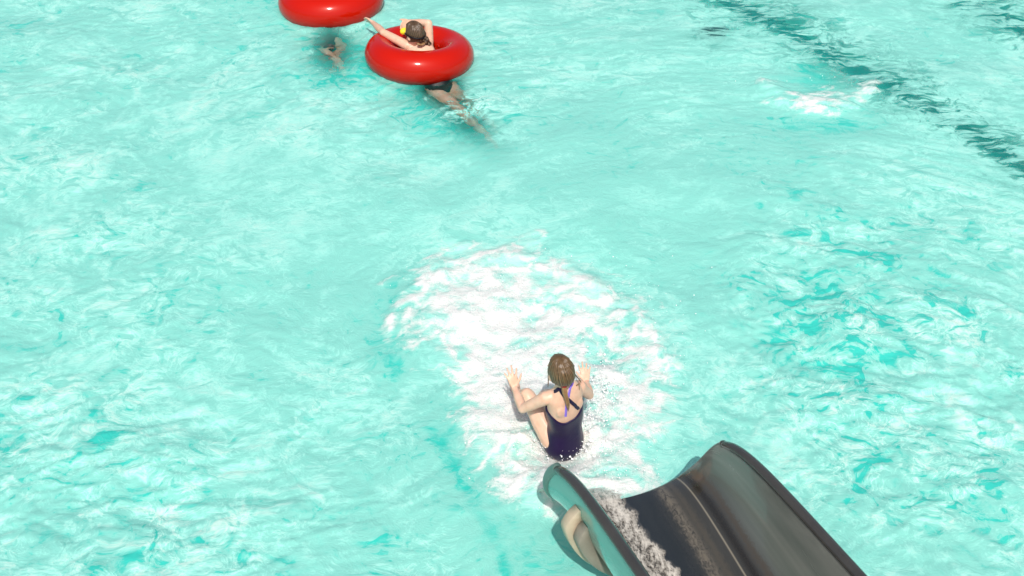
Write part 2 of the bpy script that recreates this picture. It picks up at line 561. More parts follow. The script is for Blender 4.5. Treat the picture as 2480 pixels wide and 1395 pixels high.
# shell: inner skin, outer skin and their closed edges as one body
inner, outer = trough(0.0), trough(0.022)
r, c = inner.shape[:2]
V = np.concatenate([inner.reshape(-1, 3), outer.reshape(-1, 3)])
idx = np.arange(r * c).reshape(r, c)
Q = [np.stack([idx[:-1, :-1], idx[1:, :-1], idx[1:, 1:], idx[:-1, 1:]], -1).reshape(-1, 4)]
jd = idx + r * c
Q.append(np.stack([jd[:-1, :-1], jd[:-1, 1:], jd[1:, 1:], jd[1:, :-1]], -1).reshape(-1, 4))
for col in (0, c - 1):
    a = np.stack([idx[:-1, col], idx[1:, col], jd[1:, col], jd[:-1, col]], -1)
    Q.append(a)
for row in (0, r - 1):
    a = np.stack([idx[row, :-1], idx[row, 1:], jd[row, 1:], jd[row, :-1]], -1)
    Q.append(a)
sm = quad_mesh("trough", V, np.concatenate(Q))
vv = np.repeat(vs, c)
ssv = np.concatenate([s_samples(v) for v in vs])
attr(sm, "across", np.concatenate([vv, vv]))
attr(sm, "along", np.concatenate([ssv, ssv]))
attr(sm, "inside", np.concatenate([np.ones(r * c), np.zeros(r * c)]))

N = Nodes("slide_gelcoat")
ac = N.n("Attribute", _attribute_name="across").outputs["Fac"]
al = N.n("Attribute", _attribute_name="along").outputs["Fac"]
ac = N.math("MULTIPLY_ADD", al, 0.15, ac)
ins = N.n("Attribute", _attribute_name="inside").outputs["Fac"]
uv = N.n("CombineXYZ", X=ac, Y=N.math('MULTIPLY', al, 0.16), Z=0.0).outputs[0]
uv2 = N.n("CombineXYZ", X=ac, Y=N.math('MULTIPLY', al, 0.7), Z=0.0).outputs[0]
streak = N.noise(9.0, 6.0, 0.65, uv, 0.3)
blot = N.ramp(N.noise(3.0, 3.0, 0.55, uv, 0.4), 0.30, 0.70)
hair_ = N.noise(42.0, 4.0, 0.7, uv2, 0.8)
aj = N.math('MULTIPLY_ADD', N.math('SUBTRACT', hair_, 0.5), 0.09, N.math('MULTIPLY_ADD', N.math('SUBTRACT', blot, 0.5), 0.03, ac))


def band(x, c0, w):
    return N.math('SUBTRACT', 1.0, N.ramp(N.math('ABSOLUTE', N.math('SUBTRACT', x, c0)), 0.0, w), clamp=True)


base = N.mix(streak, rgb(0.012, 0.016, 0.017), rgb(0.034, 0.038, 0.038))
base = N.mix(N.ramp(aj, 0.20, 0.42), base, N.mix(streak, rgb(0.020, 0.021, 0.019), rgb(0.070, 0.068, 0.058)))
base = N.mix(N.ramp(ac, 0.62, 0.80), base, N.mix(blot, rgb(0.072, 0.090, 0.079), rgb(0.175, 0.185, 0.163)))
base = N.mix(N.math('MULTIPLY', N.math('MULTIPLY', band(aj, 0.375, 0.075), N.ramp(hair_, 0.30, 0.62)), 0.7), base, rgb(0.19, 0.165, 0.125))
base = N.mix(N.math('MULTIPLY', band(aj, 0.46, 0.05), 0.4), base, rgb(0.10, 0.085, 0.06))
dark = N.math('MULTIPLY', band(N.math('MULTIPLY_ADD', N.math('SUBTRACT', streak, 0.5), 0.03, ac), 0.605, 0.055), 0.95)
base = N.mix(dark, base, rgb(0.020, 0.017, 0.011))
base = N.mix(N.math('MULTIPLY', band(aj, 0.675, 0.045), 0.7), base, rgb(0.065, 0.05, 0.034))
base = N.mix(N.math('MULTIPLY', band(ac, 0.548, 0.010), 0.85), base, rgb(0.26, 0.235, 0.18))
out_reflect = N.mix(blot, rgb(0.055, 0.20, 0.165), rgb(0.085, 0.27, 0.225))  # reflection of the pool water painted into the hull as teal
colr = N.mix(ins, out_reflect, base)
rgh = N.math('MULTIPLY_ADD', streak, 0.16, 0.17)
nb = N.n("Bump", Strength=0.12, Distance=0.01, Height=N.math('ADD', streak, N.math('MULTIPLY', hair_, 0.3)))
mat_slide = N.surface(N.n("BsdfPrincipled", Base_Color=colr, Roughness=rgh, IOR=1.5, Normal=nb, Coat_Weight=0.7, Coat_Roughness=0.08))
obj("trough", sm, mat_slide, slide)

N = Nodes("slide_rim")
co = N.coord("Object")
nz = N.noise(6.0, 6.0, 0.65, co)
mat_rim = N.surface(N.n("BsdfPrincipled", Base_Color=N.mix(nz, rgb(0.026, 0.027, 0.026), rgb(0.070, 0.066, 0.058)),
                        Roughness=N.math('MULTIPLY_ADD', nz, 0.25, 0.08), IOR=1.5, Coat_Weight=0.3, Coat_Roughness=0.1))
N = Nodes("slide_lip")
nz = N.noise(6.0, 6.0, 0.65, N.coord("Object"))
mat_lip = N.surface(N.n("BsdfPrincipled", Base_Color=N.mix(nz, rgb(0.07, 0.13, 0.115), rgb(0.12, 0.19, 0.165)), Roughness=0.3, IOR=1.5))
N = Nodes("flange_paint")
co = N.coord("Object")
nz = N.noise(10.0, 6.0, 0.7, co)
rust = N.ramp(N.noise(22.0, 5.0, 0.7, co), 0.66, 0.74)
mat_flange = N.surface(N.n("BsdfPrincipled", Base_Color=N.mix(rust, N.mix(nz, rgb(0.36, 0.29, 0.20), rgb(0.50, 0.42, 0.31)), rgb(0.16, 0.06, 0.02)), Roughness=0.6))


def sweep(name, path, rad, seg=14, flat=(1.0, 1.0), mat=None, parent=None, xdir=None, taper=None):
    """Closed tube along a list of points; flat scales it along xdir / across."""
    n = len(path)
    rings = []
    for i, p in enumerate(path):
        t = (path[min(i + 1, n - 1)] - path[max(i - 1, 0)]).normalized()
        a = (xdir if xdir is not None else Vector((0, 0, 1))).copy()
        a = (a - t * a.dot(t))
        if a.length < 1e-4:
            a = t.orthogonal()
        a.normalize()
        b = t.cross(a)
        rr_ = rad * (taper(i / (n - 1)) if taper else 1.0)
        rings.append([p + a * (math.cos(k * 2 * math.pi / seg) * rr_ * flat[0]) + b * (math.sin(k * 2 * math.pi / seg) * rr_ * flat[1]) for k in range(seg)])
    bm = bmesh.new()
    vr = [[bm.verts.new(q) for q in ring] for ring in rings]
    for i in range(n - 1):
        for k in range(seg):
            bm.faces.new((vr[i][k], vr[i][(k + 1) % seg], vr[i + 1][(k + 1) % seg], vr[i + 1][k]))
    bm.faces.new(vr[0][::-1])
    bm.faces.new(vr[-1])
    me = bpy.data.meshes.new(name)
    bm.to_mesh(me)
    bm.free()
    return obj(name, me, mat, parent) if name else me


# rolled rims along both walls; at the front corners they run on into the lip
for sgn in (-1, 1):
    pts = []
    for s in np.concatenate([np.linspace(0.158, 0.36, 16), np.linspace(0.40, SEND, 50)]):
        a, h = prof(sgn, s)
        pts.append(O + U * s + L2 * (a + sgn * 0.016) + N2 * (h - 0.008))
    sweep("rim", pts, 0.028, 18, (0.8, 1.05), mat_rim, slide, N2, lambda t: 0.80 + 0.20 * min(1, t * 12))
    t0 = pts[0]
    # rounded nose where rim and lip meet
    bm = bmesh.new()
    m3 = Matrix((L2, U, N2)).transposed().to_4x4()
    bmesh.ops.create_uvsphere(bm, u_segments=20, v_segments=14, radius=1.0, matrix=Matrix.Translation(t0) @ m3 @ Matrix.Diagonal((0.0238, 0.027, 0.0181, 1)))
    me = bpy.data.meshes.new("rim_nose")
    bm.to_mesh(me)
    bm.free()
    obj("rim_nose", me, mat_rim, slide)
# rolled lip round the front edge, thick on the outside of the left wall, thin under the trough
pts = []
for v in np.sin(np.linspace(-1, 1, 110) * math.pi / 2):
    lft = 1 - smooth(-0.85, -0.35, v)
    pts.append(sl(v, s_front(v) + 0.004 + 0.010 * lft, 0.010 + 0.008 * lft))
sweep("front_lip", pts, 0.031, 14, (1.0, 0.85), mat_lip, slide, U, lambda t: 0.38 + 0.52 * (1 - float(smooth(0.05, 0.34, t))))

# joint flange: a beige collar that stands out from the hull below the left rim
N = Nodes("flange_dark")  # darker beige for the second plate
nz = N.noise(14.0, 6.0, 0.7, N.coord("Object"))
mat_flange_dark = N.surface(N.n("BsdfPrincipled", Base_Color=N.mix(nz, rgb(0.17, 0.15, 0.12), rgb(0.28, 0.25, 0.20)), Roughness=0.6))
for (s0, s1, vend, hi, mt) in ((0.37, 0.432, 0.86, 0.085, mat_flange), (0.440, 0.505, 0.80, 0.062, mat_flange_dark)):
    fl_v = np.linspace(-vend, vend, 60)
    Vf, Qf = [], []
    for i, v in enumerate(fl_v):
        k = min(1.0, (1 - abs(v) / vend) * 9.0) ** 0.7
        for (s, off) in ((s0, 0.018), (s0, 0.024 + hi * k - 0.006), (s0 + 0.006, 0.024 + hi * k), (s1 - 0.006, 0.024 + hi * k), (s1, 0.024 + hi * k - 0.006), (s1, 0.018)):
            Vf.append(tuple(sl(v, s, off)))
    for i in range(len(fl_v) - 1):
        for k in range(6):
            Qf.append((i * 6 + k, i * 6 + (k + 1) % 6, (i + 1) * 6 + (k + 1) % 6, (i + 1) * 6 + k))
    n6 = len(Vf) - 6
    Qf += [(0, 1, 2, 5), (2, 3, 4, 5), (n6 + 5, n6 + 2, n6 + 1, n6), (n6 + 5, n6 + 4, n6 + 3, n6 + 2)]
    obj("joint_flange", quad_mesh("joint_flange", np.array(Vf), np.array(Qf)), mt, slide, False)
# posts that carry it, beyond the lower edge of the picture
for (v, s) in ((-0.35, 2.3), (0.35, 2.3)):
    p = sl(v, s, 0.03)
    sweep("support_post", [p, Vector((p.x, p.y, -DEPTH + 0.002))], 0.06, 16, mat=mat_rim, parent=slide, xdir=Vector((1, 0, 0)))

# water running down the left of the trough and off the lip
ns, nw = 170, 34
P = np.zeros((ns, nw, 3))
edge_n = [perlin(np.array([k * 0.11]), np.array([3.3]), 5)[0] for k in range(ns)]
edge_m = [perlin(np.array([k * 0.31]), np.array([8.3]), 6)[0] for k in range(ns)]
edge_l = [perlin(np.array([k * 0.13]), np.array([13.3]), 8)[0] for k in range(ns)]
for i in range(ns):
    s = 1.75 - 1.75 * (i / (ns - 26.0))
    vr = 0.075 + 0.035 * edge_n[i] + 0.020 * edge_m[i] + 0.035 * min(1.0, max(s, 0))
    vl = -0.46 + 0.05 * edge_l[i] + 0.27 * float(smooth(0.05, 0.50, s))
    for j in range(nw):
        u_ = j / (nw - 1)
        v = vl + (vr - vl) * u_
        thick = 0.006 * math.sin(math.pi * u_) ** 0.5
        if s >= 0:
            p = sl(v, s, -0.002 - thick)
        else:
            d = -s * 1.15
            p = sl(v, 0, -0.002 - thick) - U * d
            p.z -= 2.0 * d * d + 0.1 * d
        P[i, j] = p
nz_ = fbm(P[..., 0] * 20, P[..., 1] * 20 + P[..., 2] * 9, 3, 201)
P += np.array(N2)[None, None] * (0.0012 * nz_ * np.sin(np.linspace(0, np.pi, nw))[None, :])[..., None]
rm = grid_mesh("running_water", P)
um = np.repeat(np.linspace(0, 1, nw)[None], ns, 0)
attr(rm, "side", um.ravel())
N = Nodes("running_water")
co = N.coord("Object")
sv = N.n("Mapping", Vector=co, Rotation=(0, 0, -PHI - 0.12), Scale=(2.2, 0.6, 1.0)).outputs[0]
a1 = N.noise(14.0, 6.0, 0.7, sv, 1.2)
a2 = N.noise(60.0, 4.0, 0.6, co, 0.5)
h_ = N.math('MULTIPLY_ADD', a2, 0.45, a1)
side = N.n("Attribute", _attribute_name="side").outputs["Fac"]
edge = N.math('ABSOLUTE', N.math('SUBTRACT', side, 0.52))
h2 = N.math('MULTIPLY_ADD', edge, 0.35, h_)
colr = N.mix(N.ramp(h2, 0.62, 1.0), rgb(0.16, 0.145, 0.12), rgb(0.74, 0.70, 0.62))
rag = N.ramp(N.math('MULTIPLY_ADD', N.math('SUBTRACT', a1, 0.5), 0.55, side), 0.99, 0.86)
al_ = N.math('MULTIPLY', N.ramp(h2, 0.50, 0.82), rag)
bp = N.n("Bump", Strength=0.22, Distance=0.010, Height=h_)
wtr = N.n("BsdfPrincipled", Base_Color=colr, Roughness=0.22, IOR=1.333, Normal=bp, Alpha=N.math('MULTIPLY_ADD', al_, 0.92, 0.04))
o = obj("running_water", rm, N.surface(wtr), kind="stuff", label="foaming water running down the left of the dark slide", category="water")

# ================================================================ SWIM RINGS
N = Nodes("red_vinyl")
co = N.coord("Object")
nb = N.n("Bump", Strength=0.05, Distance=0.02, Height=N.noise(7.0, 3.0, 0.5, co))
mat_ring = N.surface(N.n("BsdfPrincipled", Base_Color=N.mix(N.noise(3.0, 3.0, 0.5, co), rgb(0.43, 0.006, 0.001), rgb(0.47, 0.009, 0.0015)),
                         Roughness=0.13, IOR=1.45, Specular_IOR_Level=0.38, Normal=nb))


def swim_ring(loc, rc, rt, tilt, roll, label):
    bm = bmesh.new()
    n, m = 96, 40
    rows = []
    for i in range(n):
        a = 2 * math.pi * i / n
        row = []
        for j in range(m):
            b = 2 * math.pi * j / m
            pk = 1.0
            if math.cos(b) < -0.35:       # puckers of the weld on the inside of the ring
                pk += 0.025 * math.sin(a * 17 + 1.3 * math.sin(a * 3)) * (-0.35 - math.cos(b))
            q = rc + rt * pk * math.cos(b)
            row.append(bm.verts.new((q * math.cos(a), q * math.sin(a), rt * 1.02 * math.sin(b))))
        rows.append(row)
    for i in range(n):
        for j in range(m):
            bm.faces.new((rows[i][j], rows[(i + 1) % n][j], rows[(i + 1) % n][(j + 1) % m], rows[i][(j + 1) % m]))
    me = bpy.data.meshes.new("swim_ring")
    bm.to_mesh(me)
    bm.free()
    root = thing("swim_ring", loc, label, "swim ring", "red swim rings floating in the pool")
    t = obj("tube", me, mat_ring)
    t.parent = root
    # flat weld seam round the inside and a small air valve
    vp = Vector(((rc - rt * 0.93) * math.cos(0.6), (rc - rt * 0.93) * math.sin(0.6), rt * 0.25))
    v = sweep("valve", [vp, vp + Vector((-0.012 * math.cos(0.6), -0.012 * math.sin(0.6), 0.004))], 0.011, 12, mat=mat_ring, parent=None, xdir=Vector((0, 0, 1)))
    v.parent = root
    root.rotation_euler = (tilt, roll, 0.0)
    return root


RING2 = gp(1016, 131, 0.065)
RING1 = gp(802, 2, 0.070)
swim_ring(RING2, 0.352, 0.150, math.radians(-7.0), math.radians(2.5), "red swim ring with a child leaning through its middle")
swim_ring(RING1, 0.365, 0.158, math.radians(-6.0), math.radians(-1.0), "red swim ring cut off by the top edge, its near side held by the child")

# ================================================================ PEOPLE
N = Nodes("skin")
co = N.coord("Object")
sk = N.mix(N.ramp(N.noise(14.0, 4.0, 0.6, co), 0.35, 0.7), rgb(0.66, 0.405, 0.285), rgb(0.74, 0.485, 0.36))
nb = N.n("Bump", Strength=0.10, Distance=0.004, Height=N.noise(160.0, 3.0, 0.6, co))
mat_skin = N.surface(N.n("BsdfPrincipled", Base_Color=sk, Roughness=0.38, IOR=1.4, Subsurface_Weight=0.10,
                         Subsurface_Radius=(0.02, 0.008, 0.004), Subsurface_Scale=0.5, Normal=nb))


def cloth(name, c0, c1, rough=0.35):
    N = Nodes(name)
    co = N.coord("Object")
    f = N.noise(30.0, 4.0, 0.6, co)
    b = N.n("Bump", Strength=0.25, Distance=0.006, Height=N.math('ADD', N.noise(22.0, 3.0, 0.6, co, 0.6), N.math('MULTIPLY', N.noise(400.0, 1.0, 0.5, co), 0.2)))
    return N.surface(N.n("BsdfPrincipled", Base_Color=N.mix(f, c0, c1), Roughness=rough, IOR=1.45, Specular_IOR_Level=0.3, Normal=b))


mat_navy = cloth("navy_swimsuit", rgb(0.010, 0.004, 0.030), rgb(0.017, 0.008, 0.046), 0.34)
mat_lilac = cloth("lilac_strap", rgb(0.21, 0.13, 0.60), rgb(0.27, 0.18, 0.68), 0.5)
mat_black = cloth("black_swimwear", rgb(0.004, 0.004, 0.006), rgb(0.008, 0.008, 0.011), 0.4)
mat_red = cloth("red_hair_tie", rgb(0.40, 0.01, 0.02), rgb(0.5, 0.02, 0.03), 0.6)
mat_yellow = cloth("yellow_goggles", rgb(0.80, 0.62, 0.02), rgb(0.86, 0.70, 0.04), 0.35)


def hair_mat(name, dark, light):
    N = Nodes(name)
    st_ = N.n("Attribute", _attribute_name="strand").outputs["Fac"]
    co = N.coord("Object")
    f = N.math('MULTIPLY_ADD', N.noise(60.0, 3.0, 0.6, co), 0.35, N.math('MULTIPLY', st_, 0.9))
    b = N.n("Bump", Strength=0.5, Distance=0.004, Height=st_)
    return N.surface(N.n("BsdfPrincipled", Base_Color=N.mix(N.ramp(f, 0.30, 0.95), dark, light), Roughness=0.33, IOR=1.5, Normal=b))


mat_hair = hair_mat("wet_brown_hair", rgb(0.030, 0.016, 0.006), rgb(0.20, 0.125, 0.06))
mat_tail = hair_mat("wet_hair_ends", rgb(0.09, 0.045, 0.018), rgb(0.38, 0.22, 0.10))
mat_hair2 = hair_mat("dark_brown_hair", rgb(0.022, 0.013, 0.007), rgb(0.13, 0.08, 0.045))
N = Nodes("eye")
mat_eye = N.surface(N.n("BsdfPrincipled", Base_Color=rgb(0.75, 0.74, 0.72), Roughness=0.1))


class Lump:
    """Closed overlapping solids that are fused into one body surface."""

    def __init__(self):
        self.bm = bmesh.new()

    def rings(self, rings):
        bm = self.bm
        vr = [[bm.verts.new(p) for p in r] for r in rings]
        n = len(vr[0])
        for a, b in zip(vr[:-1], vr[1:]):
            for k in range(n):
                bm.faces.new((a[k], a[(k + 1) % n], b[(k + 1) % n], b[k]))
        bm.faces.new(vr[0][::-1])
        bm.faces.new(vr[-1])

    def limb(self, pts, rads, seg=14):
        """Round limb through joints, rounded at both ends."""
        P, R = [Vector(p) for p in pts], list(rads)
        d0, d1 = (P[0] - P[1]).normalized(), (P[-1] - P[-2]).normalized()
        path = [(P[0] + d0 * R[0] * 0.95, R[0] * 0.30), (P[0] + d0 * R[0] * 0.7, R[0] * 0.72)]
        for i in range(len(P) - 1):
            m = 5
            for k in range(m):
                t = k / m
                path.append((P[i].lerp(P[i + 1], t), R[i] + (R[i + 1] - R[i]) * (t * t * (3 - 2 * t))))
        path += [(P[-1], R[-1]), (P[-1] + d1 * R[-1] * 0.7, R[-1] * 0.72), (P[-1] + d1 * R[-1] * 0.95, R[-1] * 0.30)]
        side = (P[-1] - P[0]).orthogonal().normalized()
        rings = []
        for i, (p, r) in enumerate(path):
            t = (path[min(i + 1, len(path) - 1)][0] - path[max(i - 1, 0)][0]).normalized()
            a = (side - t * side.dot(t)).normalized()
            b = t.cross(a)
            rings.append([p + (a * math.cos(k * 2 * math.pi / seg) + b * math.sin(k * 2 * math.pi / seg)) * r for k in range(seg)])
        self.rings(rings)

    def ball(self, c, ax, ay, az, seg=20, m=12):
        rings = []
        for i in range(m):
            ph = -math.pi / 2 + math.pi * (i + 0.5) / m
            rings.append([Vector(c) + ax * (math.cos(ph) * math.cos(k * 2 * math.pi / seg)) + ay * (math.cos(ph) * math.sin(k * 2 * math.pi / seg)) + az * math.sin(ph) for k in range(seg)])
        self.rings(rings)

    def done(self, name, voxel, smooth_it, mat, parent):
        me = bpy.data.meshes.new(name)
        bmesh.ops.recalc_face_normals(self.bm, faces=self.bm.faces)
        self.bm.to_mesh(me)
        self.bm.free()
        tmp = bpy.data.objects.new(name + "_tmp", me)
        COL.objects.link(tmp)
        rm_ = tmp.modifiers.new("fuse", 'REMESH')
        rm_.mode = 'VOXEL'
        rm_.voxel_size = voxel
        s_ = tmp.modifiers.new("soften", 'SMOOTH')
        s_.factor = 0.5
        s_.iterations = smooth_it
        dg = bpy.context.evaluated_depsgraph_get()
        res = bpy.data.meshes.new_from_object(tmp.evaluated_get(dg))
        bpy.data.objects.remove(tmp)
        res.name = name
        res.materials.clear()
        o = obj(name, res, mat, parent)
        o.cycles.is_caustics_receiver = True
        return o


def frame(up, fwd):
    u = up.normalized()
    f = (fwd - u * fwd.dot(u)).normalized()
    return f.cross(u), f, u           # right, forward, up


class Torso:
    """Spine stations -> smooth trunk surface; angle 0 right, 90 front, 180 left, 270 back (degrees)."""

    def __init__(self, pts, right, hw, hd):
        self.p, self.r, self.hw, self.hd = [Vector(p) for p in pts], [Vector(r).normalized() for r in right], hw, hd
        self.n = len(pts)

    def _cr(self, arr, t):
        t = min(max(t, 0), 1) * (self.n - 1)
        i = min(int(t), self.n - 2)
        k = t - i
        a, b, c, d = arr[max(i - 1, 0)], arr[i], arr[i + 1], arr[min(i + 2, self.n - 1)]
        return 0.5 * ((2 * b) + (c - a) * k + (2 * a - 5 * b + 4 * c - d) * k * k + (3 * b - a - 3 * c + d) * k * k * k)

    def axes(self, t):
        p = self._cr(self.p, t)
        up = (self._cr(self.p, t + 0.02) - self._cr(self.p, t - 0.02)).normalized()
        r = self._cr(self.r, t)
        r = (r - up * r.dot(up)).normalized()
        return p, r, up.cross(r), up

    def pt(self, t, deg, off=0.0):
        p, r, f, u = self.axes(t)
        a = math.radians(deg)
        c, s = math.cos(a), math.sin(a)
        c, s = math.copysign(abs(c) ** 0.85, c), math.copysign(abs(s) ** 0.85, s)
        return p + r * (c * (self._cr(self.hw, t) + off)) + f * (s * (self._cr(self.hd, t) + off))

    def lump(self, L, m=22, seg=28):
        L.rings([[self.pt(i / (m - 1), k * 360 / seg) for k in range(seg)] for i in range(m)])


def suit(name, T, top, bottom_t, off, mat, parent, seg=72, m=40):
    """Close-fitting cloth tube on the trunk, from the crotch up to top(angle)."""
    bm = bmesh.new()
    rows = []
    for i in range(m):
        row = []
        for k in range(seg):
            deg = k * 360 / seg
            tt = bottom_t + (top(deg) - bottom_t) * i / (m - 1)
            a_ = math.radians(deg)
            wr = 0.0016 * math.sin(2 * a_ + 9 * tt) * math.sin(5 * a_ - 14 * tt) + 0.0012 * math.sin(3 * a_ + 31 * tt)
            row.append(bm.verts.new(T.pt(tt, deg, off + wr - (0.003 if i == m - 1 else 0))))
        rows.append(row)
    rim = [bm.verts.new(T.pt(top(k * 360 / seg) - 0.004, k * 360 / seg, off - 0.009)) for k in range(seg)]
    rows.append(rim)
    for a, b in zip(rows[:-1], rows[1:]):
        for k in range(seg):
            bm.faces.new((a[k], a[(k + 1) % seg], b[(k + 1) % seg], b[k]))
    bm.faces.new(rows[0][::-1])
    me = bpy.data.meshes.new(name)
    bm.to_mesh(me)
    bm.free()
    o = obj(name, me, mat, parent)
    o.cycles.is_caustics_receiver = True
    return o


def hand(L, w, d, s, n, size, curl=0.25, spread=0.16, r=0.0078, thumb=0.55):
    """Hand from the wrist w: d towards the fingers, s towards the thumb, n out of the back of the hand."""
    d, s, n = d.normalized(), s.normalized(), n.normalized()
    pl = size * 0.50
    offs = (0.17, 0.055, -0.065, -0.18)
    lens = (0.43, 0.49, 0.45, 0.35)
    for k in range(4):
        base = w + d * (pl - abs(k - 1.2) * 0.012 * size / 0.15) + s * offs[k] * size
        L.limb([w + s * offs[k] * size * 0.55 + d * 0.004, base], [r * 1.35, r * 1.30], 10)
        a = (1.25 - k) * spread
        fd = (d * math.cos(a) + s * math.sin(a)).normalized()
        f1 = (fd * math.cos(curl * 0.5) - n * math.sin(curl * 0.5)).normalized()
        f2 = (fd * math.cos(curl * 1.4) - n * math.sin(curl * 1.4)).normalized()
        f3 = (fd * math.cos(curl * 2.1) - n * math.sin(curl * 2.1)).normalized()
        l = lens[k] * size
        p1 = base + f1 * l * 0.45
        p2 = p1 + f2 * l * 0.31
        p3 = p2 + f3 * l * 0.24
        L.limb([base - d * 0.006, p1, p2, p3], [r * 1.08, r * 1.0, r * 0.9, r * 0.78], 10)
    tb = w + d * size * 0.10 + s * size * 0.14
    td = (d * 0.62 + s * thumb).normalized()
    t1 = tb + td * size * 0.22
    t2 = t1 + (td + d * 0.45).normalized() * size * 0.17
    t3 = t2 + (td + d * 0.65).normalized() * size * 0.12
    L.limb([w + s * size * 0.06, tb, t1, t2, t3], [r * 1.4, r * 1.5, r * 1.15, r * 1.0, r * 0.8], 10)
    L.ball(w + d * pl * 0.55, d * pl * 0.55, s * size * 0.235, n * r * 1.45)


def foot(L, ankle, d, up, size=0.19):
    d = d.normalized()
    up = (up - d * up.dot(d)).normalized()
    sd = d.cross(up)
    L.limb([ankle - d * 0.03 - up * 0.012, ankle + d * size * 0.35 - up * 0.02, ankle + d * size * 0.62 - up * 0.03], [0.027, 0.027, 0.021])
    for k in (-1, 0, 1):
        L.limb([ankle + d * size * 0.3 - up * 0.025 + sd * k * 0.012, ankle + d * size * (0.78 - 0.03 * abs(k)) - up * 0.035 + sd * k * 0.022], [0.018, 0.012])


def head(L, c, R, Fw, Up, k=1.0):
    L.ball(c + Up * 0.012 * k - Fw * 0.006 * k, R * 0.066 * k, Fw * 0.086 * k, Up * 0.088 * k, 24, 16)
    L.ball(c - Up * 0.040 * k + Fw * 0.022 * k, R * 0.055 * k, Fw * 0.060 * k, Up * 0.062 * k)
    L.ball(c - Up * 0.082 * k + Fw * 0.055 * k, R * 0.022 * k, Fw * 0.020 * k, Up * 0.018 * k)
    L.limb([c + Fw * 0.074 * k + Up * 0.008 * k, c + Fw * 0.096 * k - Up * 0.024 * k], [0.008 * k, 0.0115 * k], 10)
    for sg in (-1, 1):
        L.ball(c + R * sg * 0.067 * k - Up * 0.012 * k - Fw * 0.008 * k, R * sg * 0.012 * k, Fw * 0.019 * k, Up * 0.029 * k, 12, 8)
        L.limb([c + Fw * 0.074 * k + R * sg * 0.018 * k + Up * 0.012 * k, c + Fw * 0.062 * k + R * sg * 0.045 * k + Up * 0.014 * k], [0.008 * k, 0.007 * k], 8)
    for (z, r_) in ((-0.052, 0.0062), (-0.061, 0.0070)):
        L.limb([c + Fw * 0.072 * k + Up * z * k - R * 0.019 * k, c + Fw * 0.081 * k + Up * z * k, c + Fw * 0.072 * k + Up * z * k + R * 0.019 * k], [0.004 * k, r_ * k, 0.004 * k], 8)


def eyes(c, R, Fw, Up, parent, k=1.0):
    for sg in (-1, 1):
        bm = bmesh.new()
        bmesh.ops.create_uvsphere(bm, u_segments=14, v_segments=10, radius=0.0105 * k, matrix=Matrix.Translation(c + Fw * 0.072 * k + R * sg * 0.030 * k + Up * 0.0 * k))
        me = bpy.data.meshes.new("eye")
        bm.to_mesh(me)
        bm.free()
        obj("eye", me, mat_eye, parent)


def hair_cap(name, c, R, Fw, Up, mat, parent, k=1.0, whorl=(0.25, -0.1), length=-0.075, parting=None, seed=3):
    """Closed shell of combed hair; it dives into the head at the hairline of face and neck."""
    nu, nv = 220, 70
    rg = np.random.default_rng(seed)
    waves = [(int(rg.integers(14, 60)), rg.random() * 6.28, rg.random() * 0.5 + 0.3) for _ in range(9)]
    th = np.linspace(0, 2 * np.pi, nu, endpoint=False)
    ph = np.linspace(0.02, np.pi * 0.98, nv)
    TH, PH = np.meshgrid(th, ph)
    twist = 0.5 * (1 - PH / np.pi)
    x, y, z = np.sin(PH) * np.cos(TH), np.sin(PH) * np.sin(TH), np.cos(PH)
    st = np.zeros_like(TH)
    for (f, p, a) in waves:
        st += a * np.sin(f * (TH + twist) + p + 1.5 * np.sin(2 * PH + p))
    st /= 3.0
    low = np.clip(fbm(x * 2.5 + seed, y * 2.5 + z * 2.0, 2, seed), -1, 1)
    rad = 1.0 + (0.034 * st + 0.035 * low) * np.clip(np.sin(PH) * 1.8, 0, 1)
    st = st * (0.35 + 0.9 * np.clip(0.5 + low, 0, 1))
    rx, ry, rz = 0.0722 * k * rad, 0.095 * k * rad, 0.098 * k * rad
    px_, py_, pz_ = rx * x, ry * y - 0.010 * k, rz * z + 0.012 * k
    # whorl tilted back: rotate the pole towards the crown
    a = -0.55
    py2, pz2 = py_ * math.cos(a) - (pz_ - 0.012 * k) * math.sin(a) * -1, None
    # hairline: where the shell lies over the face or below the nape it sinks into the head
    face = smooth(0.25, 0.62, y / 1.0 - 0.55 * np.maximum(z, 0) - 0.25 * np.maximum(-z, 0) * 0 - 0.10 * np.abs(x)) * smooth(0.62, 0.30, z)
    face = smooth(0.35, 0.6, y) * (1 - smooth(0.45, 0.70, z))
    neck = smooth(length / 0.098 + 0.10, length / 0.098 - 0.10, z)
    neck = 1 - smooth(length / 0.098 - 0.12, length / 0.098 + 0.12, z)
    sink = np.clip(np.maximum(face * 0.32, neck * 0.35 * (y > -2)), 0, 0.4)
    px_, py_, pz_ = px_ * (1 - sink), py_ * (1 - sink), pz_ * (1 - sink * 0.9)
    pos = np.array(c)[None, None] + px_[..., None] * np.array(R) + py_[..., None] * np.array(Fw) + pz_[..., None] * np.array(Up)
    P = np.concatenate([pos, pos[:, :1]], 1)
    me = grid_mesh(name, P)
    attr(me, "strand", np.concatenate([st, st[:, :1]], 1).ravel() * 0.5 + 0.5)
    return obj(name, me, mat, parent)


